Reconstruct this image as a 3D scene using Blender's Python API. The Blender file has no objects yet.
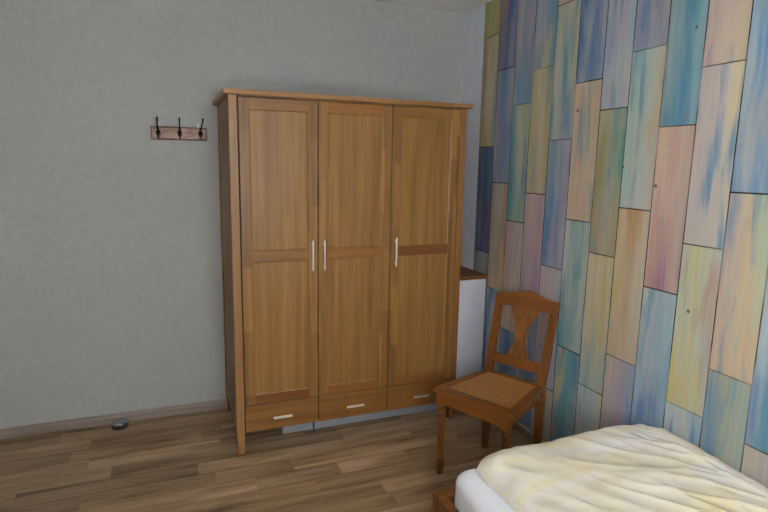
import bpy, bmesh, math, random
from mathutils import Vector, Matrix, noise

scene = bpy.context.scene
COL = scene.collection
PI = math.pi

# ------------------------------------------------------------------ camera
F_PX = 546.37
YAW, PITCH, ROLL = -0.3745, -0.1641, 0.0189
cam_data = bpy.data.cameras.new('camera')
cam_data.sensor_fit = 'HORIZONTAL'
cam_data.sensor_width = 36.0
cam_data.lens = 36.0 * F_PX / 768.0
cam_data.clip_start = 0.05
cam = bpy.data.objects.new('camera', cam_data)
COL.objects.link(cam)
fwd = Vector((-math.sin(YAW) * math.cos(PITCH), math.cos(YAW) * math.cos(PITCH), math.sin(PITCH)))
rgt0 = Vector((math.cos(YAW), math.sin(YAW), 0))
up0 = rgt0.cross(fwd)
rgt = math.cos(ROLL) * rgt0 + math.sin(ROLL) * up0
up = -math.sin(ROLL) * rgt0 + math.cos(ROLL) * up0
M = Matrix((rgt, up, -fwd)).transposed().to_4x4()
M.translation = Vector((-0.2921, -2.9235, 1.6152))
cam.matrix_world = M
scene.camera = cam

# ------------------------------------------------------------------ light
world = bpy.data.worlds.new('world')
scene.world = world
world.use_nodes = True
wbg = world.node_tree.nodes['Background']
wbg.inputs['Color'].default_value = (0.62, 0.75, 1.0, 1)
wbg.inputs['Strength'].default_value = 1.0

# room extents
XL, XR, YF, YB, HC = -2.15, 1.6843, -3.5, 0.6483, 2.672
WIN = (-0.75, 0.70, 0.95, 2.30)          # window opening in the rear wall: x0, x1, z0, z1

ad = bpy.data.lights.new('window_daylight', 'AREA')
ad.shape = 'RECTANGLE'
ad.size, ad.size_y = WIN[1] - WIN[0] - 0.02, WIN[3] - WIN[2] - 0.02
ad.energy = 75
ad.color = (1.0, 0.99, 0.97)
al = bpy.data.objects.new('window_daylight', ad)
COL.objects.link(al)
al.location = ((WIN[0] + WIN[1]) / 2, YF - 0.16, (WIN[2] + WIN[3]) / 2)
al.rotation_euler = (PI / 2, 0, 0)

vs = scene.view_settings
vs.view_transform = 'Standard'
vs.look = 'None'
vs.gamma = 1.0
vs.use_curve_mapping = False
vs.exposure = 0.0


# ------------------------------------------------------------------ helpers
def lin(c):
    out = []
    for v in c[:3]:
        v = v / 255.0
        out.append(v / 12.92 if v <= 0.04045 else ((v + 0.055) / 1.055) ** 2.4)
    return (out[0], out[1], out[2], 1.0)


class MB:
    """collects shapes into one mesh"""
    def __init__(self):
        self.bm = bmesh.new()

    def _tag(self, faces, mat, smooth):
        for f in faces:
            f.material_index = mat
            f.smooth = smooth

    def box(self, x0, x1, y0, y1, z0, z1, bev=0.0, mat=0, seg=2, mtx=None):
        b = bmesh.new()
        r = bmesh.ops.create_cube(b, size=1.0)
        for v in b.verts:
            v.co = Vector(((x0 + x1) / 2 + v.co.x * (x1 - x0), (y0 + y1) / 2 + v.co.y * (y1 - y0), (z0 + z1) / 2 + v.co.z * (z1 - z0)))
        if bev > 0:
            bmesh.ops.bevel(b, geom=list(b.edges), offset=bev, segments=seg, affect='EDGES', profile=0.5)
        self.merge(b, mat, mtx)

    def merge(self, b, mat=0, mtx=None, smooth=False):
        vm = {}
        for v in b.verts:
            vm[v] = self.bm.verts.new(mtx @ v.co if mtx else v.co)
        for f in b.faces:
            try:
                nf = self.bm.faces.new([vm[v] for v in f.verts])
                nf.material_index = mat
                nf.smooth = smooth or f.smooth
            except ValueError:
                pass
        b.free()

    def loft(self, rings, mat=0, smooth=False, cap=True, closed=True):
        """rings: list of equal-length lists of points"""
        vr = [[self.bm.verts.new(p) for p in r] for r in rings]
        n = len(rings[0])
        for i in range(len(vr) - 1):
            for j in range(n if closed else n - 1):
                k = (j + 1) % n
                f = self.bm.faces.new((vr[i][j], vr[i][k], vr[i + 1][k], vr[i + 1][j]))
                f.material_index = mat
                f.smooth = smooth
        if cap:
            for r, rev in ((vr[0], True), (vr[-1], False)):
                f = self.bm.faces.new(list(reversed(r)) if rev else r)
                f.material_index = mat

    def lathe(self, prof, cx=0, cy=0, seg=24, mat=0, smooth=True, mtx=None):
        """prof: (radius, z) from bottom to top"""
        rings = []
        for r, z in prof:
            ring = []
            for k in range(seg):
                a = 2 * PI * k / seg
                p = Vector((cx + r * math.cos(a), cy + r * math.sin(a), z))
                ring.append(mtx @ p if mtx else p)
            rings.append(ring)
        self.loft(rings, mat, smooth)

    def tube(self, pts, r, seg=10, mat=0):
        """round bar along points; r a number or list"""
        pts = [Vector(p) for p in pts]
        n = len(pts)
        rs = r if isinstance(r, (list, tuple)) else [r] * n
        rings = []
        ref = None
        for i, p in enumerate(pts):
            t = (pts[min(i + 1, n - 1)] - pts[max(i - 1, 0)]).normalized()
            if ref is None:
                ref = Vector((1, 0, 0)) if abs(t.x) < 0.8 else Vector((0, 0, 1))
            u = (ref - t * ref.dot(t)).normalized()
            w = t.cross(u)
            ref = u
            rings.append([p + rs[i] * (math.cos(2 * PI * k / seg) * u + math.sin(2 * PI * k / seg) * w) for k in range(seg)])
        self.loft(rings, mat, True)

    def prism(self, outline, d0, d1, axis_map, mat=0, bev=0.0):
        """outline (s,t) closed polygon extruded from depth d0 to d1; axis_map(s,t,d)->Vector"""
        b = bmesh.new()
        a = [b.verts.new(axis_map(s, t, d0)) for s, t in outline]
        c = [b.verts.new(axis_map(s, t, d1)) for s, t in outline]
        n = len(outline)
        b.faces.new(a)
        b.faces.new(list(reversed(c)))
        for i in range(n):
            j = (i + 1) % n
            b.faces.new((a[j], a[i], c[i], c[j]))
        bmesh.ops.recalc_face_normals(b, faces=b.faces)
        if bev:
            es = [e for e in b.edges if len(e.link_faces) == 2 and e.calc_face_angle() > 0.6]
            bmesh.ops.bevel(b, geom=es, offset=bev, segments=2, affect='EDGES', profile=0.5)
        self.merge(b, mat)

    def build(self, name, mats, parent=None, recalc=True):
        me = bpy.data.meshes.new(name)
        if recalc:
            bmesh.ops.recalc_face_normals(self.bm, faces=self.bm.faces)
        self.bm.to_mesh(me)
        self.bm.free()
        for m in (mats if isinstance(mats, (list, tuple)) else [mats]):
            me.materials.append(m)
        o = bpy.data.objects.new(name, me)
        COL.objects.link(o)
        if parent:
            o.parent = parent
        return o


def thing(name, label, cat, loc=(0, 0, 0), rz=0.0, group=None):
    o = bpy.data.objects.new(name, None)
    o.empty_display_size = 0.1
    COL.objects.link(o)
    o.location = loc
    o.rotation_euler = (0, 0, rz)
    return tag(o, label, cat, group)


def tag(o, label, cat, group=None):
    o['label'] = label
    o['category'] = cat
    if group:
        o['group'] = group
    return o


def struct(o):
    o['kind'] = 'structure'
    return o


# ------------------------------------------------------------------ materials
class NT:
    def __init__(self, name):
        self.m = bpy.data.materials.new(name)
        self.m.use_nodes = True
        self.t = self.m.node_tree
        self.t.nodes.clear()
        self.out = self.n('ShaderNodeOutputMaterial')
        self.b = self.n('ShaderNodeBsdfPrincipled')
        self.l(self.b.outputs[0], self.out.inputs[0])

    def n(self, typ, **kw):
        nd = self.t.nodes.new(typ)
        for k, v in kw.items():
            setattr(nd, k, v)
        return nd

    def l(self, a, b):
        self.t.links.new(a, b)

    def coord(self, scale=(1, 1, 1), loc=(0, 0, 0), src='Object'):
        tc = self.n('ShaderNodeTexCoord')
        mp = self.n('ShaderNodeMapping')
        mp.inputs['Scale'].default_value = scale
        mp.inputs['Location'].default_value = loc
        self.l(tc.outputs[src], mp.inputs[0])
        return mp.outputs[0]

    def noise(self, vec, scale=1.0, detail=4.0, rough=0.55, dist=0.0):
        nd = self.n('ShaderNodeTexNoise')
        nd.inputs['Scale'].default_value = scale
        nd.inputs['Detail'].default_value = detail
        nd.inputs['Roughness'].default_value = rough
        nd.inputs['Distortion'].default_value = dist
        self.l(vec, nd.inputs['Vector'])
        return nd.outputs['Fac']

    def ramp(self, fac, stops):
        nd = self.n('ShaderNodeValToRGB')
        els = nd.color_ramp.elements
        while len(els) < len(stops):
            els.new(0.5)
        for e, (p, c) in zip(els, stops):
            e.position = p
            e.color = c if len(c) == 4 else (*c, 1)
        self.l(fac, nd.inputs[0])
        return nd.outputs[0]

    def mix(self, a, b, fac, mode='MIX'):
        nd = self.n('ShaderNodeMix', data_type='RGBA', blend_type=mode)
        nd.clamp_factor = True
        for s, i in ((fac, 0), (a, 6), (b, 7)):
            if hasattr(s, 'is_linked'):
                self.l(s, nd.inputs[i])
            else:
                nd.inputs[i].default_value = s
        return nd.outputs[2]

    def math(self, op, a, b=None, c=None, clamp=False):
        nd = self.n('ShaderNodeMath', operation=op)
        nd.use_clamp = clamp
        for i, s in enumerate((a, b, c)):
            if s is None:
                continue
            if hasattr(s, 'is_linked'):
                self.l(s, nd.inputs[i])
            else:
                nd.inputs[i].default_value = s
        return nd.outputs[0]

    def maprange(self, v, a, b, c, d):
        nd = self.n('ShaderNodeMapRange')
        for i, s in enumerate((v, a, b, c, d)):
            if hasattr(s, 'is_linked'):
                self.l(s, nd.inputs[i])
            else:
                nd.inputs[i].default_value = s
        return nd.outputs[0]

    def bump(self, h, strength=0.2, dist=0.01):
        nd = self.n('ShaderNodeBump')
        nd.inputs['Strength'].default_value = strength
        nd.inputs['Distance'].default_value = dist
        self.l(h, nd.inputs['Height'])
        self.l(nd.outputs[0], self.b.inputs['Normal'])

    def set(self, **kw):
        names = dict(color='Base Color', rough='Roughness', metal='Metallic', spec='Specular IOR Level', coat='Coat Weight', sheen='Sheen Weight')
        for k, v in kw.items():
            s = self.b.inputs[names[k]]
            if hasattr(v, 'is_linked'):
                self.l(v, s)
            else:
                s.default_value = v
        return self.m


def plain(name, c, rough=0.5, metal=0.0, mottle=0.08, sc=30.0):
    t = NT(name)
    v = t.coord()
    f = t.noise(v, sc, 3)
    c0 = lin(c)
    k0, k1 = 1 - mottle, 1 + mottle
    col = t.ramp(f, [(0.3, tuple(x * k0 for x in c0[:3])), (0.7, tuple(min(1, x * k1) for x in c0[:3]))])
    return t.set(color=col, rough=rough, metal=metal)


def wood(name, c_dark, c_light, axis='Z', seed=0.0, block=None, rough=0.42, grain=1.0, var=(0.82, 1.12), spec=0.4):
    """streaky wood; block=(length, width) gives glued-up staves of differing tone"""
    t = NT(name)
    s = {'X': (1.6, 42, 42), 'Y': (42, 1.6, 42), 'Z': (42, 42, 1.6)}[axis]
    v = t.coord(s, (seed * 3.1, seed * 1.7, seed * 5.3))
    f1 = t.noise(v, 1.0 * grain, 5, 0.6, 0.6)
    s2 = tuple(x * 0.22 for x in s)
    v2 = t.coord(s2, (seed * 1.3 + 7, seed * 2.7, seed))
    f2 = t.noise(v2, 1.0 * grain, 3, 0.5, 1.2)
    f = t.math('ADD', t.math('MULTIPLY', f1, 0.62), t.math('MULTIPLY', f2, 0.38))
    col = t.ramp(f, [(0.34, lin(c_dark)), (0.52, tuple(a * 0.5 + b * 0.5 for a, b in zip(lin(c_dark), lin(c_light)))), (0.68, lin(c_light))])
    if block:
        ln, wd = block
        sb = {'X': (1 / ln, 1 / wd, 1 / wd), 'Y': (1 / wd, 1 / ln, 1 / wd), 'Z': (1 / wd, 1 / wd, 1 / ln)}[axis]
        vb = t.coord(sb, (seed * 0.37, seed * 0.61 + 0.4, seed * 0.23))
        # stagger each stave along the grain
        sx = t.n('ShaderNodeSeparateXYZ')
        t.l(vb, sx.inputs[0])
        o = {'X': (0, 1, 2), 'Y': (1, 0, 2), 'Z': (2, 0, 1)}[axis]
        a = t.math('FLOOR', sx.outputs[o[1]])
        b_ = 0.0
        sh = t.math('FRACT', t.math('MULTIPLY', t.math('ADD', a, seed), 0.618))
        along = t.math('FLOOR', t.math('ADD', sx.outputs[o[0]], sh))
        cb = t.n('ShaderNodeCombineXYZ')
        t.l(a, cb.inputs[0])
        t.l(along, cb.inputs[1])
        cb.inputs[2].default_value = seed
        wn = t.n('ShaderNodeTexWhiteNoise')
        t.l(cb.outputs[0], wn.inputs['Vector'])
        k = t.maprange(wn.outputs['Value'], 0, 1, var[0], var[1])
        kk = t.n('ShaderNodeCombineXYZ')
        t.l(k, kk.inputs[0]); t.l(t.math('POWER', k, 1.08), kk.inputs[1]); t.l(t.math('POWER', k, 1.15), kk.inputs[2])
        col = t.mix(col, kk.outputs[0], 1.0, 'MULTIPLY')
    t.bump(f1, 0.08, 0.003)
    return t.set(color=col, rough=rough, spec=spec)


# wardrobe timber
AL_D, AL_L = (122, 85, 40), (162, 119, 64)
m_frame = [wood('oak_stile_%d' % i, (122, 85, 40), (160, 118, 64), 'Z', 3.3 + i * 2.1, (0.36, 0.06), var=(0.72, 1.14)) for i in range(3)]
m_post = wood('oak_post', (130, 94, 54), (158, 120, 76), 'Z', 11.0, (0.42, 0.2), var=(0.9, 1.06))
m_post_red = wood('oak_post_red', (116, 76, 40), (146, 100, 56), 'Z', 12.7, (0.42, 0.2), var=(0.85, 1.08))
m_panel = [wood('oak_panel_%d' % i, AL_D, AL_L, 'Z', 20.5 + i * 3.7, (3.0, 0.11), var=(0.9, 1.07), grain=0.8) for i in range(3)]
m_rail = wood('oak_rail', (126, 86, 40), (158, 113, 58), 'X', 31.0, (0.24, 0.2), var=(0.8, 1.08))
m_rail_orange = wood('oak_rail_orange', (130, 84, 36), (156, 105, 48), 'X', 33.0, (0.3, 0.2), var=(0.9, 1.05))
m_rail_dark = wood('oak_rail_dark', (112, 66, 26), (136, 84, 38), 'X', 34.0, (0.3, 0.2), var=(0.9, 1.05))
m_rail_brown = wood('oak_rail_brown', (122, 78, 34), (148, 99, 48), 'X', 36.0, (0.3, 0.2), var=(0.9, 1.06))
m_drawer = wood('oak_drawer', (120, 80, 38), (152, 107, 55), 'X', 37.4, (0.17, 0.045), var=(0.82, 1.1))
m_cornice = wood('oak_cornice', (136, 96, 54), (170, 126, 78), 'X', 39.0, (0.35, 0.3), var=(0.86, 1.08))
m_side = wood('oak_side', (116, 78, 40), (150, 106, 58), 'Z', 41.0, (0.5, 0.08), var=(0.85, 1.05))
m_inside = plain('dark_gap_shade', (22, 14, 8), 0.8)  # near-black colour stands in for the shade inside carcass and gaps
m_chrome = plain('brushed_steel', (178, 180, 184), 0.24, 1.0, 0.04)
m_handle = plain('satin_nickel', (226, 226, 226), 0.35, 0.85, 0.02)
m_plinth = plain('grey_plinth', (150, 156, 164), 0.55, 0, 0.04)
m_foot = plain('dark_foot', (58, 66, 60), 0.6)

# chair timber
m_chair = wood('brown_oak', (98, 57, 19), (137, 84, 34), 'Z', 51.0, None, rough=0.36)
m_chair_h = wood('brown_oak_rail', (98, 57, 19), (137, 84, 34), 'X', 53.0, None, rough=0.36)
m_chair_d = wood('brown_oak_dark', (78, 38, 18), (112, 58, 28), 'Z', 55.0, None, rough=0.4)
m_bed = wood('bed_wood', (92, 54, 22), (122, 76, 34), 'Y', 61.0, None, rough=0.42)
m_bed_x = wood('bed_wood_cross', (92, 54, 22), (122, 76, 34), 'X', 63.0, None, rough=0.42)
m_ledge = wood('ledge_wood', (112, 72, 36), (150, 100, 54), 'X', 65.0, None, rough=0.45)


def splat_mat():
    t = NT('carved_splat')
    v = t.coord((60, 60, 42))
    vo = t.n('ShaderNodeTexVoronoi')
    vo.inputs['Scale'].default_value = 1.4
    t.l(v, vo.inputs['Vector'])
    h = vo.outputs['Distance']
    f = t.noise(t.coord((46, 46, 6)), 1.0, 4)
    c = t.ramp(f, [(0.35, lin((104, 62, 24))), (0.65, lin((140, 90, 40)))])
    c = t.mix(c, lin((70, 34, 14)), t.maprange(h, 0.5, 1.0, 0, 0.25))
    t.bump(h, 0.5, 0.004)
    return t.set(color=c, rough=0.42)


def cane_mat():
    t = NT('woven_cane')
    tc = t.n('ShaderNodeTexCoord')
    sx = t.n('ShaderNodeSeparateXYZ')
    t.l(tc.outputs['Object'], sx.inputs[0])
    k = 2 * PI / 0.017
    hx = t.math('SINE', t.math('MULTIPLY', sx.outputs[0], k))
    hy = t.math('SINE', t.math('MULTIPLY', sx.outputs[1], k))
    d1 = t.math('SINE', t.math('MULTIPLY', t.math('ADD', sx.outputs[0], sx.outputs[1]), k))
    d2 = t.math('SINE', t.math('MULTIPLY', t.math('SUBTRACT', sx.outputs[0], sx.outputs[1]), k))
    h = t.math('MAXIMUM', t.math('MAXIMUM', hx, hy), t.math('MAXIMUM', d1, d2))
    f = t.noise(t.coord((40, 40, 40)), 1.0, 3)
    c = t.ramp(f, [(0.3, lin((164, 112, 56))), (0.7, lin((192, 140, 80)))])
    c = t.mix(lin((116, 72, 34)), c, t.maprange(h, 0.25, 0.85, 0.0, 1.0))
    t.bump(h, 0.5, 0.002)
    return t.set(color=c, rough=0.5)


m_splat = splat_mat()
m_cane = cane_mat()


def plaster():
    t = NT('grey_textured_wallpaper')
    v = t.coord((1, 1, 1), src='Object')
    f = t.noise(t.coord((26, 26, 26)), 1.0, 6, 0.65)
    g = t.noise(t.coord((70, 70, 110)), 1.0, 4, 0.6)
    big = t.noise(v, 1.6, 2)
    c = t.ramp(f, [(0.32, lin((166, 168, 165))), (0.7, lin((178, 179, 176)))])
    c = t.mix(c, lin((168, 171, 171)), t.maprange(big, 0.4, 0.65, 0, 0.5))
    t.bump(t.math('ADD', f, t.math('MULTIPLY', g, 0.6)), 0.25, 0.006)
    return t.set(color=c, rough=0.85, spec=0.2)


m_wall = plaster()
m_white = plain('white_paint', (212, 217, 226), 0.7, 0, 0.02, 12)
m_ceil = plain('ceiling_paint', (240, 240, 240), 0.9, 0, 0.01, 8)
m_skirt = wood('grey_brown_skirting', (130, 118, 108), (160, 147, 136), 'X', 71.0, None, rough=0.5)
m_skirt_y = wood('grey_brown_skirting_side', (120, 106, 98), (150, 136, 126), 'Y', 73.0, None, rough=0.5)
m_skirt_cap = plain('skirting_cap', (176, 172, 168), 0.5)
m_pvc = plain('window_frame_white', (230, 230, 230), 0.4, 0, 0.01)

# glass for the window behind
tg = NT('window_glass')
tg.b.inputs['Transmission Weight'].default_value = 1.0
tg.b.inputs['IOR'].default_value = 1.0
m_glass = tg.set(color=(1, 1, 1, 1), rough=0.0)


def attr_mesh(name, quads, mat_slots):
    """quads: list of (pts[4], uv[4], {attr: rgba}); returns object"""
    me = bpy.data.meshes.new(name)
    vs_, fs = [], []
    for p, uv, at in quads:
        i = len(vs_)
        vs_.extend(p)
        fs.append((i, i + 1, i + 2, i + 3))
    me.from_pydata(vs_, [], fs)
    me.uv_layers.new(name='plank')
    keys = list(quads[0][2].keys())
    for k in keys:
        me.color_attributes.new(name=k, type='FLOAT_COLOR', domain='CORNER')
    ul = me.uv_layers['plank']
    layers = {k: me.color_attributes[k] for k in keys}
    for fi, (p, uv, at) in enumerate(quads):
        for j in range(4):
            li = fi * 4 + j
            ul.data[li].uv = uv[j]
            for k in keys:
                layers[k].data[li].color = at[k]
    for m in mat_slots:
        me.materials.append(m)
    o = bpy.data.objects.new(name, me)
    COL.objects.link(o)
    return o


# ------------------------------------------------------------------ floor
def floor_mat():
    t = NT('laminate_floor')
    tone = t.n('ShaderNodeAttribute', attribute_name='tone')
    uv = t.n('ShaderNodeUVMap', uv_map='plank')
    su = t.n('ShaderNodeSeparateXYZ')
    t.l(uv.outputs[0], su.inputs[0])
    tc = t.n('ShaderNodeTexCoord')
    ad_ = t.n('ShaderNodeVectorMath', operation='ADD')
    sc_ = t.n('ShaderNodeVectorMath', operation='SCALE')
    t.l(tone.outputs['Color'], sc_.inputs[0])
    sc_.inputs[3].default_value = 37.0
    t.l(tc.outputs['Object'], ad_.inputs[0])
    t.l(sc_.outputs[0], ad_.inputs[1])
    mp = t.n('ShaderNodeMapping')
    mp.inputs['Scale'].default_value = (2.2, 26, 1)
    t.l(ad_.outputs[0], mp.inputs[0])
    f = t.noise(mp.outputs[0], 1.0, 6, 0.62, 0.8)
    mp2 = t.n('ShaderNodeMapping')
    mp2.inputs['Scale'].default_value = (0.9, 9, 1)
    t.l(ad_.outputs[0], mp2.inputs[0])
    g = t.noise(mp2.outputs[0], 1.0, 3, 0.5, 1.0)
    ff = t.math('ADD', t.math('MULTIPLY', f, 0.48), t.math('MULTIPLY', g, 0.52))
    c = t.ramp(ff, [(0.32, lin((92, 67, 42))), (0.44, lin((146, 118, 86))), (0.58, lin((176, 149, 117))), (0.74, lin((194, 169, 139)))])
    sr = t.n('ShaderNodeSeparateColor')
    t.l(tone.outputs['Color'], sr.inputs[0])
    k = t.maprange(sr.outputs[0], 0, 1, 0.52, 1.42)
    kk = t.n('ShaderNodeCombineXYZ')
    t.l(k, kk.inputs[0]); t.l(t.math('POWER', k, 1.05), kk.inputs[1]); t.l(t.math('POWER', k, 1.12), kk.inputs[2])
    c = t.mix(c, kk.outputs[0], 1.0, 'MULTIPLY')
    # soft darker bevel at long edges: v in metres from the far edge
    e = t.math('MINIMUM', su.outputs[1], t.math('SUBTRACT', 0.12, su.outputs[1]))
    c = t.mix(lin((74, 58, 44)), c, t.maprange(e, 0.0005, 0.006, 0.62, 1.0))
    t.bump(f, 0.06, 0.002)
    return t.set(color=c, rough=t.maprange(f, 0.3, 0.7, 0.42, 0.56), spec=0.35)


random.seed(4)
PITCH_F = 0.12
# end joints seen on the floor: row -> [(x, tone to the left, tone to the right)]
JOINTS = {
    4: [(-0.95, 0.25, 0.5)], 3: [(-0.78, .35, .5)],
    2: [(-0.86, 0.22, 0.6)],
    1: [(-0.075, 0.75, 0.25), (0.40, 0.6, 0.22), (1.05, 0.3, 0.7)],
    0: [(-0.64, 0.45, 0.2), (0.62, 0.35, 0.8)],
    -1: [(-0.21, 0.3, 0.72), (-1.05, 0.5, 0.15), (1.02, 0.75, 0.4)],
    -2: [(-0.13, 0.4, 0.55), (0.27, 0.3, 0.7), (-0.75, 0.2, 0.55)],
    -3: [(0.06, 0.65, 0.4), (0.5, 0.4, 0.72), (0.9, 0.6, 0.45)],
    -4: [(0.35, 0.55, 0.42)], -5: [(0.66, 0.35, 0.7)],
}
quads = []
r0 = int(math.floor((YF - 0.25 + 0.01) / PITCH_F))
r1 = int(math.ceil((YB + 0.01) / PITCH_F))
for r in range(r0, r1 + 1):
    ya, yb = max(-0.01 + r * PITCH_F, YF - 0.25), min(-0.01 + (r + 1) * PITCH_F, YB + 0.05)
    if yb <= ya:
        continue
    js = sorted(JOINTS.get(r, []))
    xs, tones = [], []
    if js:
        xs = [j[0] for j in js]
        tones = [js[0][1]] + [(js[i][2] + js[i + 1][1]) / 2 for i in range(len(js) - 1)] + [js[-1][2]]
        while xs[0] > XL + 0.5:
            xs.insert(0, xs[0] - random.uniform(0.55, 1.0)); tones.insert(0, random.uniform(0.25, 0.7))
        while xs[-1] < XR - 0.4:
            xs.append(xs[-1] + random.uniform(0.55, 1.0)); tones.append(random.uniform(0.3, 0.7))
    else:
        x = XL + random.uniform(0.1, 0.8)
        tones.append(random.uniform(0.2, 0.75))
        while x < XR:
            xs.append(x); tones.append(random.uniform(0.2, 0.75)); x += random.uniform(0.55, 1.1)
    ed = [XL - 0.3] + [x for x in xs if XL - 0.3 < x < XR + 0.3] + [XR + 0.3]
    tones = tones[-(len(ed) - 1):]
    for i in range(len(ed) - 1):
        c4 = (tones[i], random.random(), random.random(), 1)
        quads.append(([(ed[i], ya, 0), (ed[i + 1], ya, 0), (ed[i + 1], yb, 0), (ed[i], yb, 0)],
                      [(0, 0), (ed[i + 1] - ed[i], 0), (ed[i + 1] - ed[i], yb - ya), (0, yb - ya)], {'tone': c4}))
struct(attr_mesh('floor', quads, [floor_mat()]))

# ------------------------------------------------------------------ room shell
def slab(name, x0, x1, y0, y1, z0, z1, m):
    b = MB(); b.box(x0, x1, y0, y1, z0, z1)
    return struct(b.build(name, m))


slab('wall_back', XL - 0.2, XR + 0.2, YB, YB + 0.15, -0.02, HC + 0.1, m_wall)
slab('wall_left', XL - 0.15, XL, YF - 0.2, YB, -0.02, HC + 0.1, m_wall)
slab('ceiling', XL - 0.2, XR + 0.2, YF - 0.25, YB + 0.15, HC, HC + 0.12, m_ceil)
b = MB()
b.box(XL - 0.2, WIN[0], YF - 0.25, YF, -0.02, HC + 0.1)
b.box(WIN[1], XR + 0.2, YF - 0.25, YF, -0.02, HC + 0.1)
b.box(WIN[0], WIN[1], YF - 0.25, YF, -0.02, WIN[2])
b.box(WIN[0], WIN[1], YF - 0.25, YF, WIN[3], HC + 0.1)
struct(b.build('wall_front', m_wall))
# window behind the camera
b = MB()
x0, x1, z0, z1 = WIN
for a in ((x0, x0 + .06, z0, z1), (x1 - .06, x1, z0, z1), (x0 + .06, x1 - .06, z0, z0 + .06), (x0 + .06, x1 - .06, z1 - .06, z1)):
    b.box(a[0], a[1], YF - 0.12, YF - 0.06, a[2], a[3], 0.004)
b.box((x0 + x1) / 2 - .04, (x0 + x1) / 2 + .04, YF - 0.12, YF - 0.06, z0 + .06, z1 - .06, 0.004)
wfr = struct(b.build('window_1', m_pvc))
b = MB(); b.box(x0 + .06, x1 - .06, YF - 0.092, YF - 0.088, z0 + .06, z1 - .06)
b.build('pane', m_glass, wfr)


# ------------------------------------------------------------------ plank wallpaper
def paper_mat():
    t = NT('painted_plank_wallpaper')
    A = [t.n('ShaderNodeAttribute', attribute_name='c%d' % i).outputs['Color'] for i in (1, 2, 3, 4)]
    sd = t.n('ShaderNodeAttribute', attribute_name='seed').outputs['Color']
    ss = t.n('ShaderNodeSeparateColor'); t.l(sd, ss.inputs[0])
    uv = t.n('ShaderNodeUVMap', uv_map='plank')
    su = t.n('ShaderNodeSeparateXYZ'); t.l(uv.outputs[0], su.inputs[0])
    u, v = su.outputs[0], su.outputs[1]          # metres across / up the plank
    off = t.n('ShaderNodeVectorMath', operation='SCALE'); t.l(sd, off.inputs[0]); off.inputs[3].default_value = 23.0
    cb = t.n('ShaderNodeCombineXYZ'); t.l(u, cb.inputs[0]); t.l(v, cb.inputs[1])
    pos = t.n('ShaderNodeVectorMath', operation='ADD'); t.l(cb.outputs[0], pos.inputs[0]); t.l(off.outputs[0], pos.inputs[1])

    def sn(scx, scy, det=4, rough=0.55, dist=0.0):
        mp = t.n('ShaderNodeMapping'); mp.inputs['Scale'].default_value = (scx, scy, 1)
        t.l(pos.outputs[0], mp.inputs[0])
        return t.noise(mp.outputs[0], 1.0, det, rough, dist)
    un = t.math('DIVIDE', u, 0.1855)
    vn = t.math('DIVIDE', v, 0.70)
    warp = t.math('MULTIPLY', t.math('SUBTRACT', sn(9, 2.2, 3), 0.5), 1.3)
    uw = t.math('ADD', un, warp)
    c = t.mix(A[0], A[1], t.maprange(uw, 0.12, 0.45, 0, 1))
    c = t.mix(c, A[2], t.maprange(uw, 0.55, 0.88, 0, 1))
    # lower part drifts to the fourth colour
    vw = t.math('ADD', vn, t.math('MULTIPLY', t.math('SUBTRACT', sn(16, 3, 3), 0.5), 1.0))
    c = t.mix(c, A[3], t.math('MULTIPLY', t.maprange(vw, 0.62, 0.18, 0, 1), t.maprange(sn(14, 1.6, 2), 0.38, 0.58, 0.25, 1)))
    # pale washed streaks (strongest on the pale planks)
    bwn = t.n('ShaderNodeRGBToBW'); t.l(A[1], bwn.inputs[0])
    pk = t.maprange(bwn.outputs[0], 0.12, 0.30, 0.12, 1.0)
    c = t.mix(c, lin((200, 197, 180)), t.math('MULTIPLY', pk, t.maprange(sn(10, 1.3, 3, 0.5, 0.3), 0.42, 0.66, 0, 0.62)))
    # concentrated pigment touches
    c = t.mix(c, A[1], t.maprange(sn(20, 2.6, 3, 0.5, 0.2), 0.57, 0.70, 0, 0.75))
    # a stray second tint in soft vertical runs
    acc = t.n('ShaderNodeAttribute', attribute_name='c5').outputs['Color']
    c = t.mix(c, acc, t.math('MULTIPLY', t.math('POWER', pk, 0.6), t.maprange(sn(15, 1.9, 3, 0.5, 0.2), 0.54, 0.69, 0, 0.85)))
    # grain
    gk = t.maprange(sn(60, 2.5, 4, 0.6), 0.3, 0.7, 0.92, 1.06)
    hl = t.maprange(sn(6, 170, 3, 0.5), 0.35, 0.65, 0.985, 1.01)
    k = t.math('MULTIPLY', gk, hl)
    kk = t.n('ShaderNodeCombineXYZ')
    for i in range(3):
        t.l(k, kk.inputs[i])
    c = t.mix(c, kk.outputs[0], 1.0, 'MULTIPLY')
    # printed gaps between the planks
    eu = t.math('MINIMUM', u, t.math('SUBTRACT', 0.1855, u))
    ev = t.math('MINIMUM', v, t.math('SUBTRACT', 0.70, v))
    e = t.math('MINIMUM', eu, ev)
    e = t.math('ADD', e, t.math('MULTIPLY', t.math('SUBTRACT', sn(14, 14, 3), 0.5), 0.003))
    tcp = t.n('ShaderNodeTexCoord')
    big = t.noise(tcp.outputs['Object'], 2.3, 2)
    strength = t.maprange(big, 0.36, 0.55, 0.35, 1.0)
    line = t.math('MULTIPLY', t.maprange(e, 0.0020, 0.0036, 1, 0), strength)
    c = t.mix(c, lin((44, 37, 34)), line)
    # a few knots (y, z, radius)
    for ky, kz, kr in KNOTS:
        d = t.n('ShaderNodeVectorMath', operation='DISTANCE')
        t.l(tcp.outputs['Object'], d.inputs[0])
        d.inputs[1].default_value = (XR, ky, kz)
        c = t.mix(c, lin((84, 62, 50)), t.maprange(d.outputs['Value'], kr * 0.5, kr, 0.85, 0))
    return t.set(color=c, rough=0.75, spec=0.25)


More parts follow.
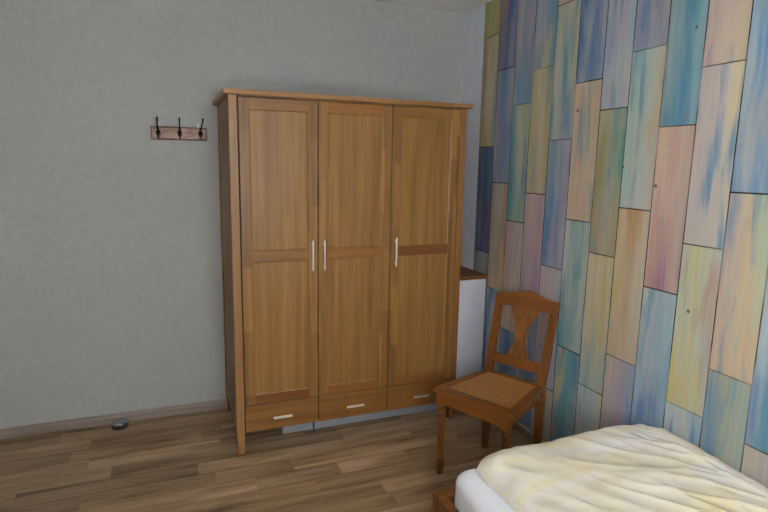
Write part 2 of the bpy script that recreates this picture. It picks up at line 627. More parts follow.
KNOTS = [(-0.585, 1.913, 0.011), (-1.345, 1.045, 0.010), (-1.118, 1.55, 0.011), (-1.24, 2.18, 0.008), (-0.925, 1.63, 0.008)]
BASE = {}
P = {  # column letter: (z of one joint, list of planks from the top down (z_top, left, mid, right, low))
    'A': (1.75, [(3.15, (150, 160, 80), (146, 158, 84), (128, 152, 130), (146, 156, 84)), (2.45, (164, 142, 116), (160, 150, 104), (132, 150, 146), (166, 150, 98)),
                 (1.75, (74, 98, 136), (66, 90, 132), (88, 104, 136), (94, 80, 122)), (1.05, (116, 130, 142), (120, 130, 142), (126, 138, 144), (120, 130, 140))]),
    'B': (1.52, [(2.92, (150, 124, 108), (64, 92, 146), (134, 142, 172), (110, 116, 140)), (2.22, (142, 140, 168), (108, 140, 178), (160, 156, 160), (128, 146, 172)),
                 (1.52, (164, 150, 124), (164, 150, 124), (172, 144, 132), (178, 140, 136)), (0.82, (90, 152, 158), (110, 154, 160), (150, 160, 150), (158, 150, 166))]),
    'C': (1.29, [(2.69, (128, 134, 170), (148, 140, 170), (160, 142, 160), (110, 146, 174)), (1.99, (92, 150, 156), (150, 172, 158), (160, 170, 116), (100, 158, 160)),
                 (1.29, (176, 150, 152), (168, 146, 154), (180, 156, 150), (186, 174, 108)), (0.59, (96, 130, 168), (64, 102, 156), (126, 150, 172), (120, 150, 168))]),
    'D': (1.47, [(2.87, (126, 150, 178), (96, 138, 184), (64, 146, 178), (172, 168, 140)), (2.17, (178, 166, 112), (178, 164, 100), (170, 158, 104), (174, 152, 84)),
                 (1.47, (176, 156, 164), (182, 160, 166), (168, 146, 166), (166, 140, 164)), (0.77, (150, 160, 172), (108, 134, 172), (140, 152, 178), (96, 138, 168))]),
    'E': (1.07, [(3.17, (186, 162, 150), (186, 166, 148), (180, 170, 156), (182, 164, 150)), (2.47, (176, 178, 158), (168, 172, 156), (176, 174, 140), (100, 140, 178)),
                 (1.77, (130, 164, 164), (116, 146, 178), (158, 150, 176), (128, 130, 170)), (1.07, (190, 168, 176), (182, 160, 172), (136, 156, 190), (120, 148, 188)), (0.37, (110, 150, 170), (150, 160, 160), (170, 166, 140), (120, 150, 160))]),
    'F': (1.35, [(2.75, (72, 112, 166), (82, 120, 172), (158, 152, 176), (78, 124, 172)), (2.05, (204, 172, 142), (196, 166, 140), (184, 162, 118), (196, 160, 128)),
                 (1.35, (176, 190, 186), (122, 166, 172), (160, 180, 178), (116, 160, 168)), (0.65, (180, 180, 136), (96, 158, 170), (74, 138, 172), (90, 150, 168))]),
    'G': (1.20, [(2.60, (150, 170, 190), (166, 160, 186), (146, 176, 190), (170, 178, 186)), (1.90, (162, 152, 104), (158, 162, 126), (92, 154, 142), (172, 150, 120)),
                 (1.20, (200, 184, 148), (194, 182, 126), (184, 188, 158), (128, 172, 178)), (0.50, (170, 186, 188), (164, 186, 188), (176, 182, 164), (160, 176, 182))]),
    'H': (1.44, [(2.84, (142, 152, 184), (112, 132, 176), (186, 164, 138), (124, 136, 172)), (2.14, (152, 192, 182), (176, 190, 176), (190, 170, 126), (182, 192, 194)),
                 (1.44, (206, 178, 132), (190, 144, 90), (200, 180, 146), (196, 168, 132)), (0.72, (188, 174, 160), (176, 160, 178), (150, 166, 190), (98, 138, 182))]),
    'I': (1.10, [(2.50, (80, 152, 166), (70, 142, 172), (116, 172, 182), (76, 150, 180)), (1.80, (214, 178, 152), (204, 164, 148), (198, 160, 142), (164, 116, 144)),
                 (1.10, (176, 190, 200), (150, 178, 200), (146, 184, 198), (88, 138, 190)), (0.40, (120, 150, 190), (90, 140, 190), (150, 170, 190), (120, 150, 180))]),
    'J': (1.32, [(2.72, (198, 158, 166), (208, 190, 166), (204, 188, 140), (200, 172, 156)), (2.02, (196, 176, 182), (202, 188, 182), (214, 198, 152), (190, 190, 190)),
                 (1.32, (190, 200, 174), (200, 196, 140), (170, 200, 200), (206, 190, 112)), (0.63, (170, 194, 200), (176, 194, 200), (112, 160, 200), (170, 186, 196))]),
    'K': (1.54, [(2.94, (176, 196, 204), (180, 196, 200), (170, 190, 200), (150, 184, 204)), (2.24, (132, 176, 206), (84, 148, 200), (64, 138, 196), (60, 128, 192)),
                 (1.54, (204, 164, 154), (206, 186, 146), (180, 196, 164), (208, 174, 136)), (0.84, (172, 164, 140), (166, 170, 148), (150, 172, 166), (160, 164, 150))]),
    'L': (0.61, [(2.71, (186, 180, 150), (196, 186, 140), (180, 190, 176), (190, 176, 140)), (2.01, (200, 160, 150), (196, 170, 150), (190, 180, 160), (170, 140, 160)),
                 (1.31, (170, 194, 204), (120, 168, 200), (76, 140, 190), (60, 128, 188)), (0.61, (192, 180, 160), (176, 168, 168), (200, 186, 140), (190, 178, 150))]),
}
PAL = [(74, 98, 150), (150, 170, 120), (178, 164, 100), (200, 170, 142), (80, 150, 170), (176, 156, 170), (170, 190, 190), (150, 120, 150), (190, 150, 96), (110, 160, 190)]
WARM = [(92, 146, 184), (198, 150, 84), (196, 176, 104), (96, 150, 172), (186, 146, 132), (104, 150, 160)]
COOL = [(70, 128, 184), (88, 150, 180), (74, 152, 166), (84, 116, 178), (176, 178, 168), (78, 136, 186)]
random.seed(11)
CW, PLEN, Y0 = 0.1855, 0.70, 0.370
EDGES = [0.370, 0.186, 0.001, -0.183, -0.370, -0.556, -0.745, -0.921, -1.106, -1.285, -1.464, -1.640]


def sat(c, k=1.08, s_=0.84):
    l_ = lin(c)
    g_ = 0.3 * l_[0] + 0.55 * l_[1] + 0.15 * l_[2]
    return tuple(min(0.9, (g_ + (v - g_) * s_) * k) for v in l_[:3]) + (1,)


quads = []
ci = 0
y_hi = Y0
LEDGE_Y, LEDGE_Z = 0.20, 0.875
while y_hi > YF:
    y_lo = max(EDGES[ci + 1] if ci + 1 < len(EDGES) else y_hi - CW, YF)
    key = 'ABCDEFGHIJKL'[ci] if ci < 12 else None
    if key:
        pl = P[key][1]
    else:
        zt = 2.72 + random.uniform(0, 0.6)
        pl = []
        for q in range(6):
            cs = random.sample(PAL, 2)
            pl.append((zt - 0.7 * q, cs[0], tuple((a + b_) // 2 for a, b_ in zip(*cs)), cs[1], cs[0]))
    zt = pl[0][0]
    n_pl = max(len(pl), int(math.ceil(zt / PLEN)))
    for q in range(n_pl):
        ent = pl[min(q, len(pl) - 1)]
        z_hi_full = (pl[q][0] if q < len(pl) else pl[-1][0] - PLEN * (q - len(pl) + 1))
        z_lo_full = (pl[q + 1][0] if q + 1 < len(pl) else z_hi_full - PLEN)
        z_hi, z_lo = min(z_hi_full, HC), max(z_lo_full, 0.0)
        if z_hi <= z_lo:
            continue
        pieces = [(y_hi, y_lo, z_lo, z_hi)]
        sdv = (random.random(), random.random(), random.random(), 1)
        at = {'c1': sat(ent[1]), 'c2': sat(ent[2]), 'c3': sat(ent[3]), 'c4': sat(ent[4]), 'c5': sat((WARM if ent[2][0] > ent[2][2] + 12 else COOL)[int(sdv[0] * 997) % 6]), 'seed': sdv}
        ln_ = z_hi_full - z_lo_full
        for ya, yb, za, zb in pieces:
            px = XR - 0.002
            pts = [(px, ya, za), (px, yb, za), (px, yb, zb), (px, ya, zb)]
            uvs = [((y_hi - p[1]) / (y_hi - y_lo) * CW, (p[2] - z_lo_full) / ln_ * PLEN) for p in pts]
            quads.append((pts, uvs, at))
    y_hi = y_lo
    ci += 1
paper_quads = quads
# the wall with its own bare strip by the corner and the papered stretch
slab('wall_right', XR, XR + 0.15, YF - 0.2, YB, -0.02, HC + 0.1, m_white)
po = attr_mesh('wall_right_paper', paper_quads, [paper_mat()])
# give the paper sheet its small thickness
sm = po.modifiers.new('thickness', 'SOLIDIFY')
sm.thickness = 0.0015
sm.offset = -1
struct(po)

# skirting boards
b = MB()
b.box(XL, -0.002, YB - 0.014, YB, 0.0, 0.064, 0.003)
struct(b.build('baseboard_back', m_skirt))
b = MB()
b.box(XR - 0.016, XR - 0.003, YF, LEDGE_Y, 0.0, 0.044, 0.002)
b.box(XR - 0.018, XR - 0.003, YF, LEDGE_Y, 0.044, 0.054, 0.002, 1)
struct(b.build('baseboard_right', [m_skirt_y, m_skirt_cap]))

# boxed corner with a wooden top board
b = MB(); b.box(1.40, XR - 0.004, LEDGE_Y, YB, 0.0, LEDGE_Z)
struct(b.build('wall_corner', m_white))
b = MB(); b.box(1.385, XR - 0.004, LEDGE_Y - 0.022, YB - 0.001, LEDGE_Z, LEDGE_Z + 0.027, 0.003)
tag(b.build('ledge_board', m_ledge), 'brown wooden ledge board on the white boxed corner right of the wardrobe', 'ledge')

# ------------------------------------------------------------------ wardrobe
W, D, H = 1.369, 0.645, 1.95
wr = thing('wardrobe', 'tall honey oak three-door wardrobe with a row of three drawers', 'wardrobe', (0, 0, 0))


def post(x0, x1, y0, y1, m):
    """square post tapering at the foot"""
    b_ = MB()
    cx, cy = (x0 + x1) / 2, (y0 + y1) / 2
    hx, hy = (x1 - x0) / 2, (y1 - y0) / 2
    rings = []
    for z, k in ((0, 0.82), (0.004, 0.85), (0.14, 1.0), (H, 1.0)):
        rings.append([(cx - hx * k, cy - hy * k, z), (cx + hx * k, cy - hy * k, z), (cx + hx * k, cy + hy * k, z), (cx - hx * k, cy + hy * k, z)])
    b_.loft(rings)
    es = [e for e in b_.bm.edges if abs((e.verts[0].co - e.verts[1].co).normalized().z) > 0.9]
    bmesh.ops.bevel(b_.bm, geom=es, offset=0.003, segments=2, affect='EDGES', profile=0.5)
    return b_.build('post', m, wr)


PWD = 0.045
post(0, PWD, 0, 0.05, m_post)
post(W - 0.040, W, 0, 0.05, m_post_red)
post(0, PWD, D - 0.05, D, m_side)
post(W - 0.040, W, D - 0.05, D, m_side)
for x0, x1 in ((0.006, 0.03), (W - 0.03, W - 0.006)):
    b = MB()
    b.box(x0, x1, 0.048, D - 0.048, 0.128, H)
    for z0, z1 in ((0.128, 0.22), (1.84, H)):
        b.box(x0 - 0.004, x1 + 0.004, 0.05, D - 0.05, z0, z1, 0.002)
    b.build('side_panel', m_side, wr)
b = MB(); b.box(0.04, W - 0.04, D - 0.03, D - 0.012, 0.14, H); b.build('back_panel', m_inside, wr)
b = MB(); b.box(0.03, W - 0.03, 0.03, D - 0.03, 0.131, 0.146); b.build('bottom_panel', m_inside, wr)
# carcass behind the doors, plus near-black strips imitating shade in the gaps
b = MB()
for x in (0.4641, 0.896):
    b.box(x - 0.012, x + 0.012, 0.025, D - 0.03, 0.146, H)
    b.box(x - 0.0020, x + 0.0020, 0.005, 0.0255, 0.146, H)
b.box(0.04, W - 0.04, 0.026, D - 0.03, 0.274, 0.292)
b.box(0.0455, 0.0492, 0.006, 0.03, 0.13, H)
b.box(W - 0.0428, W - 0.0405, 0.006, 0.03, 0.13, H)
for x0, x1 in ((0.052, 0.460), (0.468, 0.892), (0.900, 1.324)):
    b.box(x0, x1, 0.006, 0.0255, 0.2819, 0.2851)
b.build('divider_and_gap_shade', m_inside, wr)
# top board with a moulded edge
b = MB()
b.box(-0.006, W + 0.006, -0.004, D, H, H + 0.006, 0.001)
b.box(-0.026, W + 0.026, -0.026, D, H + 0.004, H + 0.030, 0.005, 0, 3)
b.build('cornice', m_cornice, wr)

DX = [(0.0500, 0.4615), (0.4667, 0.8936), (0.8987, 1.3255)]
ST = 0.052
mids = [m_rail, m_rail_orange, m_rail_dark]
bots = [m_rail_dark, m_rail_brown, m_rail_brown]
tops = [m_rail, m_rail_orange, m_rail]
HX = [0.430, 0.496, 0.926]
for i, (x0, x1) in enumerate(DX):
    z0, z1 = 0.2855, 1.9465
    zb, zm0, zm1, zt = z0 + 0.055, 1.092, 1.151, z1 - 0.058
    b = MB()
    b.box(x0, x0 + ST, 0.001, 0.022, z0, z1, 0.0015, 0)
    b.box(x1 - ST, x1, 0.001, 0.022, z0, z1, 0.0015, 1)
    b.box(x0 + ST, x1 - ST, 0.002, 0.021, z0, zb, 0.001, 3)
    b.box(x0 + ST, x1 - ST, 0.002, 0.021, zm0, zm1, 0.001, 2)
    b.box(x0 + ST, x1 - ST, 0.002, 0.021, zt, z1, 0.001, 4)
    d = b.build('door', [m_frame[i], m_frame[(i + 1) % 3], mids[i], bots[i], tops[i]], wr)
    for za, zc in ((zb, zm0), (zm1, zt)):
        b = MB()
        # sunk panel with a small chamfer round it
        xa, xc = x0 + ST, x1 - ST
        y_f, y_p, e = 0.0030, 0.0062, 0.007
        b.loft([[(xa, y_f, za), (xc, y_f, za), (xc, y_f, zc), (xa, y_f, zc)],
                [(xa + e, y_p, za + e), (xc - e, y_p, za + e), (xc - e, y_p, zc - e), (xa + e, y_p, zc - e)]], cap=False)
        b.box(xa + e - 0.001, xc - e + 0.001, y_p, 0.018, za + e - 0.001, zc - e + 0.001)
        b.build('panel', m_panel[i], d)
    b = MB()
    hx = HX[i]
    b.box(hx - 0.0045, hx + 0.0045, -0.026, -0.019, 1.032, 1.203, 0.003, 0, 3)
    for z in (1.05, 1.179):
        b.tube([(hx, 0.002, z), (hx, -0.021, z)], 0.0035)
    b.build('handle', m_handle, d)
    # drawer below
    b = MB(); b.box(x0, x1, 0.001, 0.022, 0.1285, 0.2815, 0.002)
    b.box(x0 + 0.02, x1 - 0.02, 0.022, 0.5, 0.150, 0.262, 0, 1)
    dr = b.build('drawer', [m_drawer, m_inside], wr)
    b = MB()
    cx = (0.2545, 0.6885, 1.1195)[i]
    b.box(cx - 0.054, cx + 0.054, -0.017, -0.010, 0.190, 0.205, 0.003, 0, 3)
    for s in (-1, 1):
        b.tube([(cx + s * 0.04, 0.002, 0.195), (cx + s * 0.04, -0.012, 0.195)], 0.0035)
    b.build('handle', m_handle, dr)
b = MB(); b.box(0.285, W - 0.04, 0.165, 0.181, 0.0, 0.131, 0.001)
pl_ = b.build('plinth', m_plinth, wr)
pl_['label'] = 'pale grey recessed plinth board'
b = MB(); b.box(0.463, 0.471, 0.118, 0.13, 0.0, 0.131, 0.001)
b.build('centre_foot', m_foot, wr)

# ------------------------------------------------------------------ chair
ch = thing('chair', 'brown wooden chair with cane seat and carved splat in the corner by wardrobe', 'chair',
           (1.064 + 0.448 * 0.006, -0.70 - 0.894 * 0.006, 0), math.atan2(-0.894, 0.448))
# local: +Y runs from the front of the seat to the back, +X to the sitter's left as seen from behind
ZS = 0.478
FH, BH, DP = 0.233, 0.180, 0.425     # half widths front/back, depth
b = MB()


def trap(y0, y1, x_f, x_b, z):
    return [(-x_f, y0, z), (x_f, y0, z), (x_b, y1, z), (-x_b, y1, z)]


# seat frame ring: outer and inner trapezoid
out_lo, out_hi = trap(-0.018, DP, FH, BH, ZS - 0.024), trap(-0.018, DP, FH, BH, ZS)
inn_lo, inn_hi = trap(0.042, DP - 0.035, FH - 0.052, BH - 0.034, ZS - 0.024), trap(0.042, DP - 0.035, FH - 0.052, BH - 0.034, ZS)
bb = bmesh.new()
V = [[bb.verts.new(p) for p in L] for L in (out_lo, out_hi, inn_hi, inn_lo)]
for i in range(4):
    for j in range(4):
        k = (j + 1) % 4
        a_, c_ = V[i], V[(i + 1) % 4]
        bb.faces.new((a_[j], a_[k], c_[k], c_[j]))
bmesh.ops.recalc_face_normals(bb, faces=bb.faces)
bmesh.ops.bevel(bb, geom=[e for e in bb.edges if e.calc_face_angle(0) > 0.5], offset=0.005, segments=3, affect='EDGES', profile=0.5)
b.merge(bb)
b.build('seat_frame', m_chair_h, ch)
b = MB()
b.loft([trap(0.040, DP - 0.033, FH - 0.050, BH - 0.032, ZS - 0.012), trap(0.040, DP - 0.033, FH - 0.050, BH - 0.032, ZS - 0.004)])
b.build('cane_seat', m_cane, ch)


def apron(p0, p1, th, name='apron', arch=0.03, drop=0.03):
    """board hanging under the seat between two points, its lower edge curving down to the legs"""
    p0, p1 = Vector(p0), Vector(p1)
    L = (p1 - p0).length
    d = (p1 - p0).normalized()
    nrm = Vector((-d.y, d.x, 0))
    top, bot = ZS - 0.022, ZS - 0.080
    pts = [(0, top), (L, top)]
    n = 8
    for k in range(n + 1):
        a = k / n
        pts.append((L - arch * (1 - math.cos(a * PI / 2)), bot - drop * (1 - math.sin(a * PI / 2)))) if arch else None
    for k in range(n + 1):
        a = 1 - k / n
        pts.append((arch * (1 - math.cos(a * PI / 2)), bot - drop * (1 - math.sin(a * PI / 2)))) if arch else None
    if not arch:
        pts += [(L, bot), (0, bot)]
    b_ = MB()
    b_.prism(pts, -th / 2, th / 2, lambda s, t_, q: p0 + d * s + nrm * q + Vector((0, 0, t_)), 0, 0.0015)
    return b_.build(name, m_chair_h, ch)


LX, LY = 0.188, 0.008
apron((-LX + 0.018, LY - 0.012, 0), (LX - 0.018, LY - 0.012, 0), 0.02)
for s in (-1, 1):
    apron((s * (LX + 0.006), LY + 0.018, 0), (s * (BH - 0.016), DP - 0.03, 0), 0.02)
apron((-BH + 0.03, DP - 0.012, 0), (BH - 0.03, DP - 0.012, 0), 0.02, arch=0)

for s in (-1, 1):
    b = MB()
    cx = s * LX
    b.box(cx - 0.023, cx + 0.023, LY - 0.023, LY + 0.023, 0.385, ZS - 0.018, 0.003)
    prof = [(0.0125, 0.0), (0.0145, 0.004), (0.0175, 0.03), (0.021, 0.052), (0.0215, 0.066), (0.019, 0.080), (0.0135, 0.088), (0.0135, 0.091),
            (0.019, 0.096), (0.019, 0.103), (0.0165, 0.108), (0.0175, 0.16), (0.0195, 0.25), (0.0205, 0.325), (0.0185, 0.343), (0.0185, 0.347), (0.0235, 0.354), (0.0235, 0.362), (0.019, 0.368), (0.019, 0.373), (0.0225, 0.381), (0.0225, 0.388)]
    b.lathe(prof, cx, LY, 20)
    b.build('front_leg', m_chair, ch)


def bk(z):
    """depth of the back plane at height z (raked)"""
    if z <= ZS:
        return DP - 0.012
    return DP - 0.012 + (z - ZS) * 0.235


def bw(z):
    return 0.180 if z <= ZS else 0.180 + (z - ZS) * 0.012


for s in (-1, 1):
    b = MB()
    rings = []
    for z, hw, hd in ((0, 0.015, 0.016), (0.2, 0.018, 0.019), (0.40, 0.0205, 0.021), (ZS, 0.021, 0.021), (0.56, 0.0205, 0.018), (0.7, 0.020, 0.016), (0.875, 0.0195, 0.014)):
        cx, cy = s * (bw(z) - 0.018), bk(z) + 0.004
        rings.append([(cx - hw, cy - hd, z), (cx + hw, cy - hd, z), (cx + hw, cy + hd, z), (cx - hw, cy + hd, z)])
    b.loft(rings)
    es = [e for e in b.bm.edges if abs((e.verts[0].co - e.verts[1].co).normalized().z) > 0.8]
    bmesh.ops.bevel(b.bm, geom=es, offset=0.003, segments=2, affect='EDGES', profile=0.5)
    b.build('back_post', m_chair, ch)


def back_map(s, t_, q):
    return Vector((s, bk(t_) + q, t_))


# crest rail with a raised middle
hw = bw(0.9) + 0.002
ol = [(-hw + 0.003, 0.852), (hw - 0.003, 0.852), (hw, 0.872)]
n = 24
for k in range(n + 1):
    x = hw - 2 * hw * k / n
    q = x / hw
    ol.append((x, 0.915 + 0.029 * math.exp(-(q / 0.46) ** 2) - 0.004 * max(0, abs(q) - 0.9) * 10))
ol.append((-hw, 0.872))
b = MB(); b.prism(ol, -0.014, 0.018, back_map, 0, 0.003)
b.build('crest_rail', m_chair_h, ch)
b = MB()
w_ = bw(0.55) - 0.034
b.prism([(-w_, 0.530), (w_, 0.530), (w_, 0.580), (-w_, 0.580)], -0.008, 0.014, back_map, 0, 0.002)
b.build('lower_rail', m_chair_h, ch)
half = [(0.068, 0.574), (0.065, 0.585), (0.054, 0.615), (0.042, 0.645), (0.0355, 0.675), (0.034, 0.705), (0.037, 0.735), (0.046, 0.770), (0.060, 0.80), (0.073, 0.825), (0.079, 0.840), (0.080, 0.857)]
ol = half + [(-x, z) for x, z in reversed(half)]
b = MB(); b.prism(ol, -0.004, 0.008, back_map, 0, 0.0015)
b.build('splat', m_splat, ch)

# ------------------------------------------------------------------ coat rack
m_rack = NT('worn_red_brown_board')
f = m_rack.noise(m_rack.coord((9, 9, 30)), 1.0, 4, 0.6, 0.5)
m_rack = m_rack.set(color=m_rack.ramp(f, [(0.32, lin((110, 70, 54))), (0.5, lin((150, 112, 92))), (0.66, lin((176, 146, 124)))]), rough=0.45)
m_rack_edge = plain('dark_red_edge', (86, 46, 38), 0.5)
m_iron = plain('dark_iron', (44, 38, 36), 0.35, 0.7)
m_tab = plain('glint_white_tab', (244, 246, 246), 0.2)  # metal tabs coloured white to imitate a bright glint
ck = thing('coat_rack', 'small wooden coat rack with three dark iron hooks on the grey wall', 'coat rack', (-0.2225, YB, 1.7825))
ck.rotation_euler = (0, math.radians(-0.3), 0)
b = MB()
b.box(-0.155, 0.155, -0.016, -0.0005, -0.038, 0.036, 0.003)
bd = b.build('board', m_rack, ck)
b = MB()
for a in ((-0.157, 0.157, 0.030, 0.037), (-0.157, 0.157, -0.040, -0.033), (-0.157, -0.150, -0.030, 0.030), (0.150, 0.157, -0.030, 0.030)):
    b.box(a[0], a[1], -0.018, -0.001, a[2], a[3], 0.001)
b.build('border', m_rack_edge, bd)
for i, x in enumerate((-0.117, 0.003, 0.120)):
    b = MB()
    b.box(x - 0.006, x + 0.006, -0.021, -0.015, -0.034, 0.030, 0.002)
    lean = (-0.002, 0.001, 0.016)[i]
    b.tube([(x, -0.018, 0.0), (x, -0.030, 0.012), (x + lean * 0.3, -0.045, 0.03), (x + lean * 0.7, -0.056, 0.055), (x + lean, -0.060, 0.076), (x + lean, -0.061, 0.080)], [0.0045, 0.0045, 0.004, 0.0035, 0.0035, 0.0035], 10)
    b.lathe([(0.002, 0.074), (0.005, 0.077), (0.0062, 0.082), (0.005, 0.086), (0.002, 0.088)], x + lean, -0.061, 12)
    b.tube([(x, -0.018, -0.008), (x, -0.034, -0.016), (x, -0.046, -0.014), (x, -0.050, -0.002)], [0.006, 0.006, 0.0055, 0.005], 10)
    b.lathe([(0.004, -0.006), (0.011, -0.002), (0.013, 0.004), (0.010, 0.010), (0.003, 0.013)], x, -0.051, 12)
    b.box(x - 0.013, x + 0.013, -0.024, -0.015, -0.014, 0.010, 0.003)
    b.build('hook', m_iron, ck)
for x in (-0.113, 0.109):
    b = MB()
    b.box(x - 0.0045, x + 0.0045, -0.006, -0.001, 0.030, 0.056, 0.002)
    b.lathe([(0.007, 0.0), (0.007, 0.004), (0.004, 0.006)], 0, 0, 12, mtx=Matrix.Translation((x, -0.002, 0.055)) @ Matrix.Rotation(PI / 2, 4, 'X'))
    hp = b.build('hanging_tab', m_tab, ck)
    hp['label'] = 'small metal hanging tab with its glint painted white'

# ------------------------------------------------------------------ door stop on the floor
m_rubber = plain('black_rubber', (34, 34, 36), 0.6)
ds = thing('doorstop', 'round steel floor doorstop in front of the grey wall', 'doorstop', (-0.634, 0.58, 0))
b = MB(); b.lathe([(0.044, 0.0), (0.048, 0.002), (0.048, 0.008), (0.044, 0.010)], 0, 0, 40)
b.build('base', m_rubber, ds)
b = MB(); b.lathe([(0.046, 0.010), (0.049, 0.012), (0.049, 0.020), (0.046, 0.022)], 0, 0, 40)
b.build('rubber_ring', m_rubber, ds)
b = MB(); b.lathe([(0.047, 0.022), (0.050, 0.025), (0.050, 0.033), (0.047, 0.038), (0.036, 0.043), (0.02, 0.0455), (0.001, 0.046)], 0, 0, 40)
b.build('cap', m_chrome, ds)

# ------------------------------------------------------------------ bed
BX0, BX1, BY1, BY0 = 0.640, 1.655, -1.135, -3.175
bed = thing('bed', 'reddish brown wooden bed frame under the mattress along the painted plank wall', 'bed', ((BX0 + BX1) / 2, (BY0 + BY1) / 2, 0))
OX, OY = (BX0 + BX1) / 2, (BY0 + BY1) / 2


def bx(b_, x0, x1, y0, y1, z0, z1, bev=0.004, mat=0):
    b_.box(x0 - OX, x1 - OX, y0 - OY, y1 - OY, z0, z1, bev, mat)


ZF = 0.33
b = MB(); bx(b, BX0, BX0 + 0.04, BY0 + 0.04, BY1 - 0.045, 0.13, ZF); b.build('side_rail', m_bed, bed)
b = MB(); bx(b, BX1 - 0.04, BX1, BY0 + 0.04, BY1 - 0.045, 0.13, ZF); b.build('side_rail', m_bed, bed)
b = MB(); bx(b, BX0, BX1, BY1 - 0.045, BY1, 0.13, ZF + 0.001); b.build('footboard', m_bed_x, bed)
b = MB(); bx(b, BX0, BX1, BY0, BY0 + 0.04, 0.13, 0.85); b.build('headboard', m_bed_x, bed)
for x in (BX0 + 0.01, BX1 - 0.08):
    for y in (BY1 - 0.08, BY0 + 0.01):
        b = MB(); bx(b, x, x + 0.07, y, y + 0.07, 0.0, 0.135); b.build('leg', m_bed, bed)
b = MB()
bx(b, BX0 + 0.04, BX1 - 0.04, BY0 + 0.04, BY1 - 0.045, 0.175, 0.195, 0.002)
b.build('slat_base', m_bed, bed)


def cloth_mat(name, kind):
    t = NT(name)
    f = t.noise(t.coord((220, 220, 220)), 1.0, 2)
    if kind == 'sheet':
        c = t.ramp(f, [(0.3, lin((232, 238, 248))), (0.7, lin((240, 245, 252)))])
    else:
        a = t.noise(t.coord((3.2, 8.5, 4), (0.3, 0.9, 0)), 1.0, 3, 0.5, 0.6)
        g = t.noise(t.coord((4.2, 7.5, 4), (5.3, 2.1, 0)), 1.0, 3, 0.5, 0.5)
        c = t.ramp(a, [(0.38, lin((238, 236, 228))), (0.52, lin((235, 229, 206))), (0.68, lin((229, 218, 174)))])
        c = t.mix(c, lin((216, 208, 198)), t.maprange(g, 0.52, 0.68, 0, 0.6))
    t.bump(f, 0.1, 0.001)
    return t.set(color=c, rough=0.85, spec=0.2, sheen=0.15)


m_sheet = cloth_mat('white_sheet', 'sheet')
m_duvet = cloth_mat('yellow_white_duvet', 'duvet')


def smoothstep(a, b_, x):
    t_ = max(0.0, min(1.0, (x - a) / (b_ - a)))
    return t_ * t_ * (3 - 2 * t_)


# mattress: rounded slab with a fitted sheet
MX0, MX1, MY0, MY1, MZ0, MZ1 = 0.684, 1.609, -3.115, -1.184, 0.196, 0.445
bm = bmesh.new()
bmesh.ops.create_cube(bm, size=1.0)
for v in bm.verts:
    v.co = Vector(((MX0 + MX1) / 2 + v.co.x * (MX1 - MX0), (MY0 + MY1) / 2 + v.co.y * (MY1 - MY0), (MZ0 + MZ1) / 2 + v.co.z * (MZ1 - MZ0)))
bmesh.ops.bevel(bm, geom=[e for e in bm.edges if abs(e.verts[0].co.z - e.verts[1].co.z) > 0.1], offset=0.07, segments=6, affect='EDGES', profile=0.5)
bmesh.ops.bevel(bm, geom=[e for e in bm.edges if abs(e.verts[0].co.z - e.verts[1].co.z) < 1e-4 and e.calc_face_angle(0) > 1.0], offset=0.045, segments=5, affect='EDGES', profile=0.5)
bmesh.ops.subdivide_edges(bm, edges=[e for e in bm.edges if e.calc_length() > 0.12], cuts=24, use_grid_fill=True)
bmesh.ops.triangulate(bm, faces=[f_ for f_ in bm.faces if len(f_.verts) > 4])
for v in bm.verts:
    if v.co.z > ZF + 0.03:
        k_ = 0.008 * noise.noise(Vector((v.co.x * 5 + v.co.y * 6, v.co.y * 3, v.co.z * 4)))
        v.co += Vector((k_, k_, k_ * 0.6))
for f_ in bm.faces:
    f_.smooth = True
me = bpy.data.meshes.new('mattress')
bm.to_mesh(me); bm.free()
me.materials.append(m_sheet)
mo = bpy.data.objects.new('mattress', me)
COL.objects.link(mo)
tag(mo, 'mattress in a white fitted sheet lying in the wooden bed frame', 'mattress')

# duvet: puffy quilt, heights from folds running away from the foot corner
QX0, QX1, QY0, QY1 = 0.770, 1.662, -2.75, -1.205
NX, NY = 130, 200


def fold(x, y):
    p = Vector((x * 1.0, y * 1.0, 0.0))
    h = 0.014 * noise.noise(Vector((x * 3.1 + 5.2, y * 2.3, 1.7)))
    # creases: stretched ridged noise along a diagonal
    for ang, sa, sb, amp, sd_ in ((-1.05, 1.5, 8.0, 0.021, 3.1), (-0.75, 1.5, 12.0, 0.014, 8.7), (-1.35, 1.5, 11.0, 0.016, 12.4)):
        ca, sn_ = math.cos(ang), math.sin(ang)
        a_, c_ = (x * ca + y * sn_), (-x * sn_ + y * ca)
        w = noise.noise(Vector((a_ * 2.0, c_ * 2.0, sd_ + 20)))
        r = 1 - abs(noise.noise(Vector((a_ * sa, c_ * sb + w * 1.2, sd_)))) * 2.2
        r = max(0.0, r) ** 2.2
        h += amp * r * (0.5 + 0.7 * noise.noise(Vector((x * 2.2, y * 2.2, sd_ + 5))))
    return h


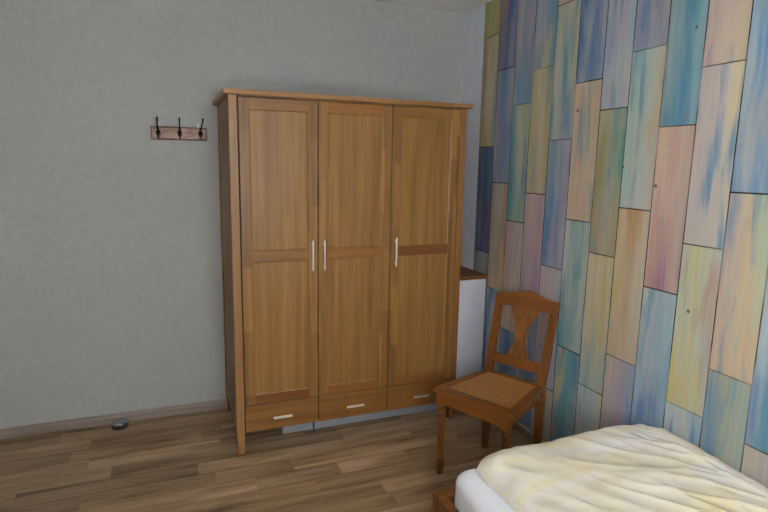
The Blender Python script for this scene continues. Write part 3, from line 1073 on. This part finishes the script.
def duvet_pt(i, j):
    s, t_ = i / NX, j / NY
    x = QX0 + (QX1 - QX0) * s
    y = QY1 + (QY0 - QY1) * t_
    ex = min(x - QX0, (QX1 - x) * 1.0)
    ey = y - QY0, QY1 - y
    # edge roll-off
    e1 = max(0.0, min(1.0, (x - QX0) / 0.08)); e2 = max(0.0, min(1.0, (QX1 - x) / 0.09)); e3 = max(0.0, min(1.0, (QY1 - y) / 0.08))
    rr = math.sqrt(max(0, 1 - (1 - e1) ** 2)) * math.sqrt(max(0, 1 - (1 - e2) ** 2)) * math.sqrt(max(0, 1 - (1 - e3) ** 2))
    z = MZ1 + 0.004 + rr * (0.068 + 0.010 * smoothstep(0.75, 1.2, x) + fold(x, y))
    # gathered hem at the edges
    z += 0.005 * math.sin(y * 46 + 2.2 * math.sin(x * 9 + y * 7)) * math.exp(-((x - QX0 - 0.06) / 0.06) ** 2) * smoothstep(0.02, 0.1, QY1 - y) * smoothstep(0.9, 0.3, QY1 - y)
    wob = 0.010 * noise.noise(Vector((x * 14, y * 14, 4.4))) * (1 - rr)
    # rounded corner at the foot
    return Vector((x + wob, y + wob, z))


bm = bmesh.new()
grid = [[bm.verts.new(duvet_pt(i, j)) for j in range(NY + 1)] for i in range(NX + 1)]
low = {}


def corner_round(v, x, y):
    # pull the square foot corners into a curve
    for cx_, sx_, R in ((QX0, 1, 0.05), (QX1, -1, 0.22)):
        dx = (x - cx_) * sx_
        dy = QY1 - y
        if dx < R and dy < R:
            d = math.hypot(R - dx, R - dy)
            if d > 1e-6:
                m_ = max(R - dx, R - dy)
                k = m_ / d
                nx, ny = (R - dx) * k, (R - dy) * k
                v.co.x += ((R - nx) - dx) * sx_
                v.co.y -= (R - ny) - dy


for i in range(NX + 1):
    for j in range(NY + 1):
        x = QX0 + (QX1 - QX0) * i / NX
        y = QY1 + (QY0 - QY1) * j / NY
        corner_round(grid[i][j], x, y)
for i in range(NX):
    for j in range(NY):
        f_ = bm.faces.new((grid[i][j], grid[i][j + 1], grid[i + 1][j + 1], grid[i + 1][j]))
        f_.smooth = True
# underside skirt and bottom
border = [grid[i][0] for i in range(NX + 1)] + [grid[NX][j] for j in range(1, NY + 1)] + [grid[i][NY] for i in range(NX - 1, -1, -1)] + [grid[0][j] for j in range(NY - 1, 0, -1)]
bl = [bm.verts.new((v.co.x, v.co.y, MZ1 + 0.002)) for v in border]
nb = len(border)
for k in range(nb):
    q = (k + 1) % nb
    f_ = bm.faces.new((border[k], border[q], bl[q], bl[k])); f_.smooth = True
bm.faces.new(list(reversed(bl)))
bmesh.ops.recalc_face_normals(bm, faces=bm.faces)
me = bpy.data.meshes.new('duvet')
bm.to_mesh(me); bm.free()
me.materials.append(m_duvet)
do = bpy.data.objects.new('duvet', me)
COL.objects.link(do)
tag(do, 'crumpled white and pale yellow duvet spread over the bed', 'duvet')
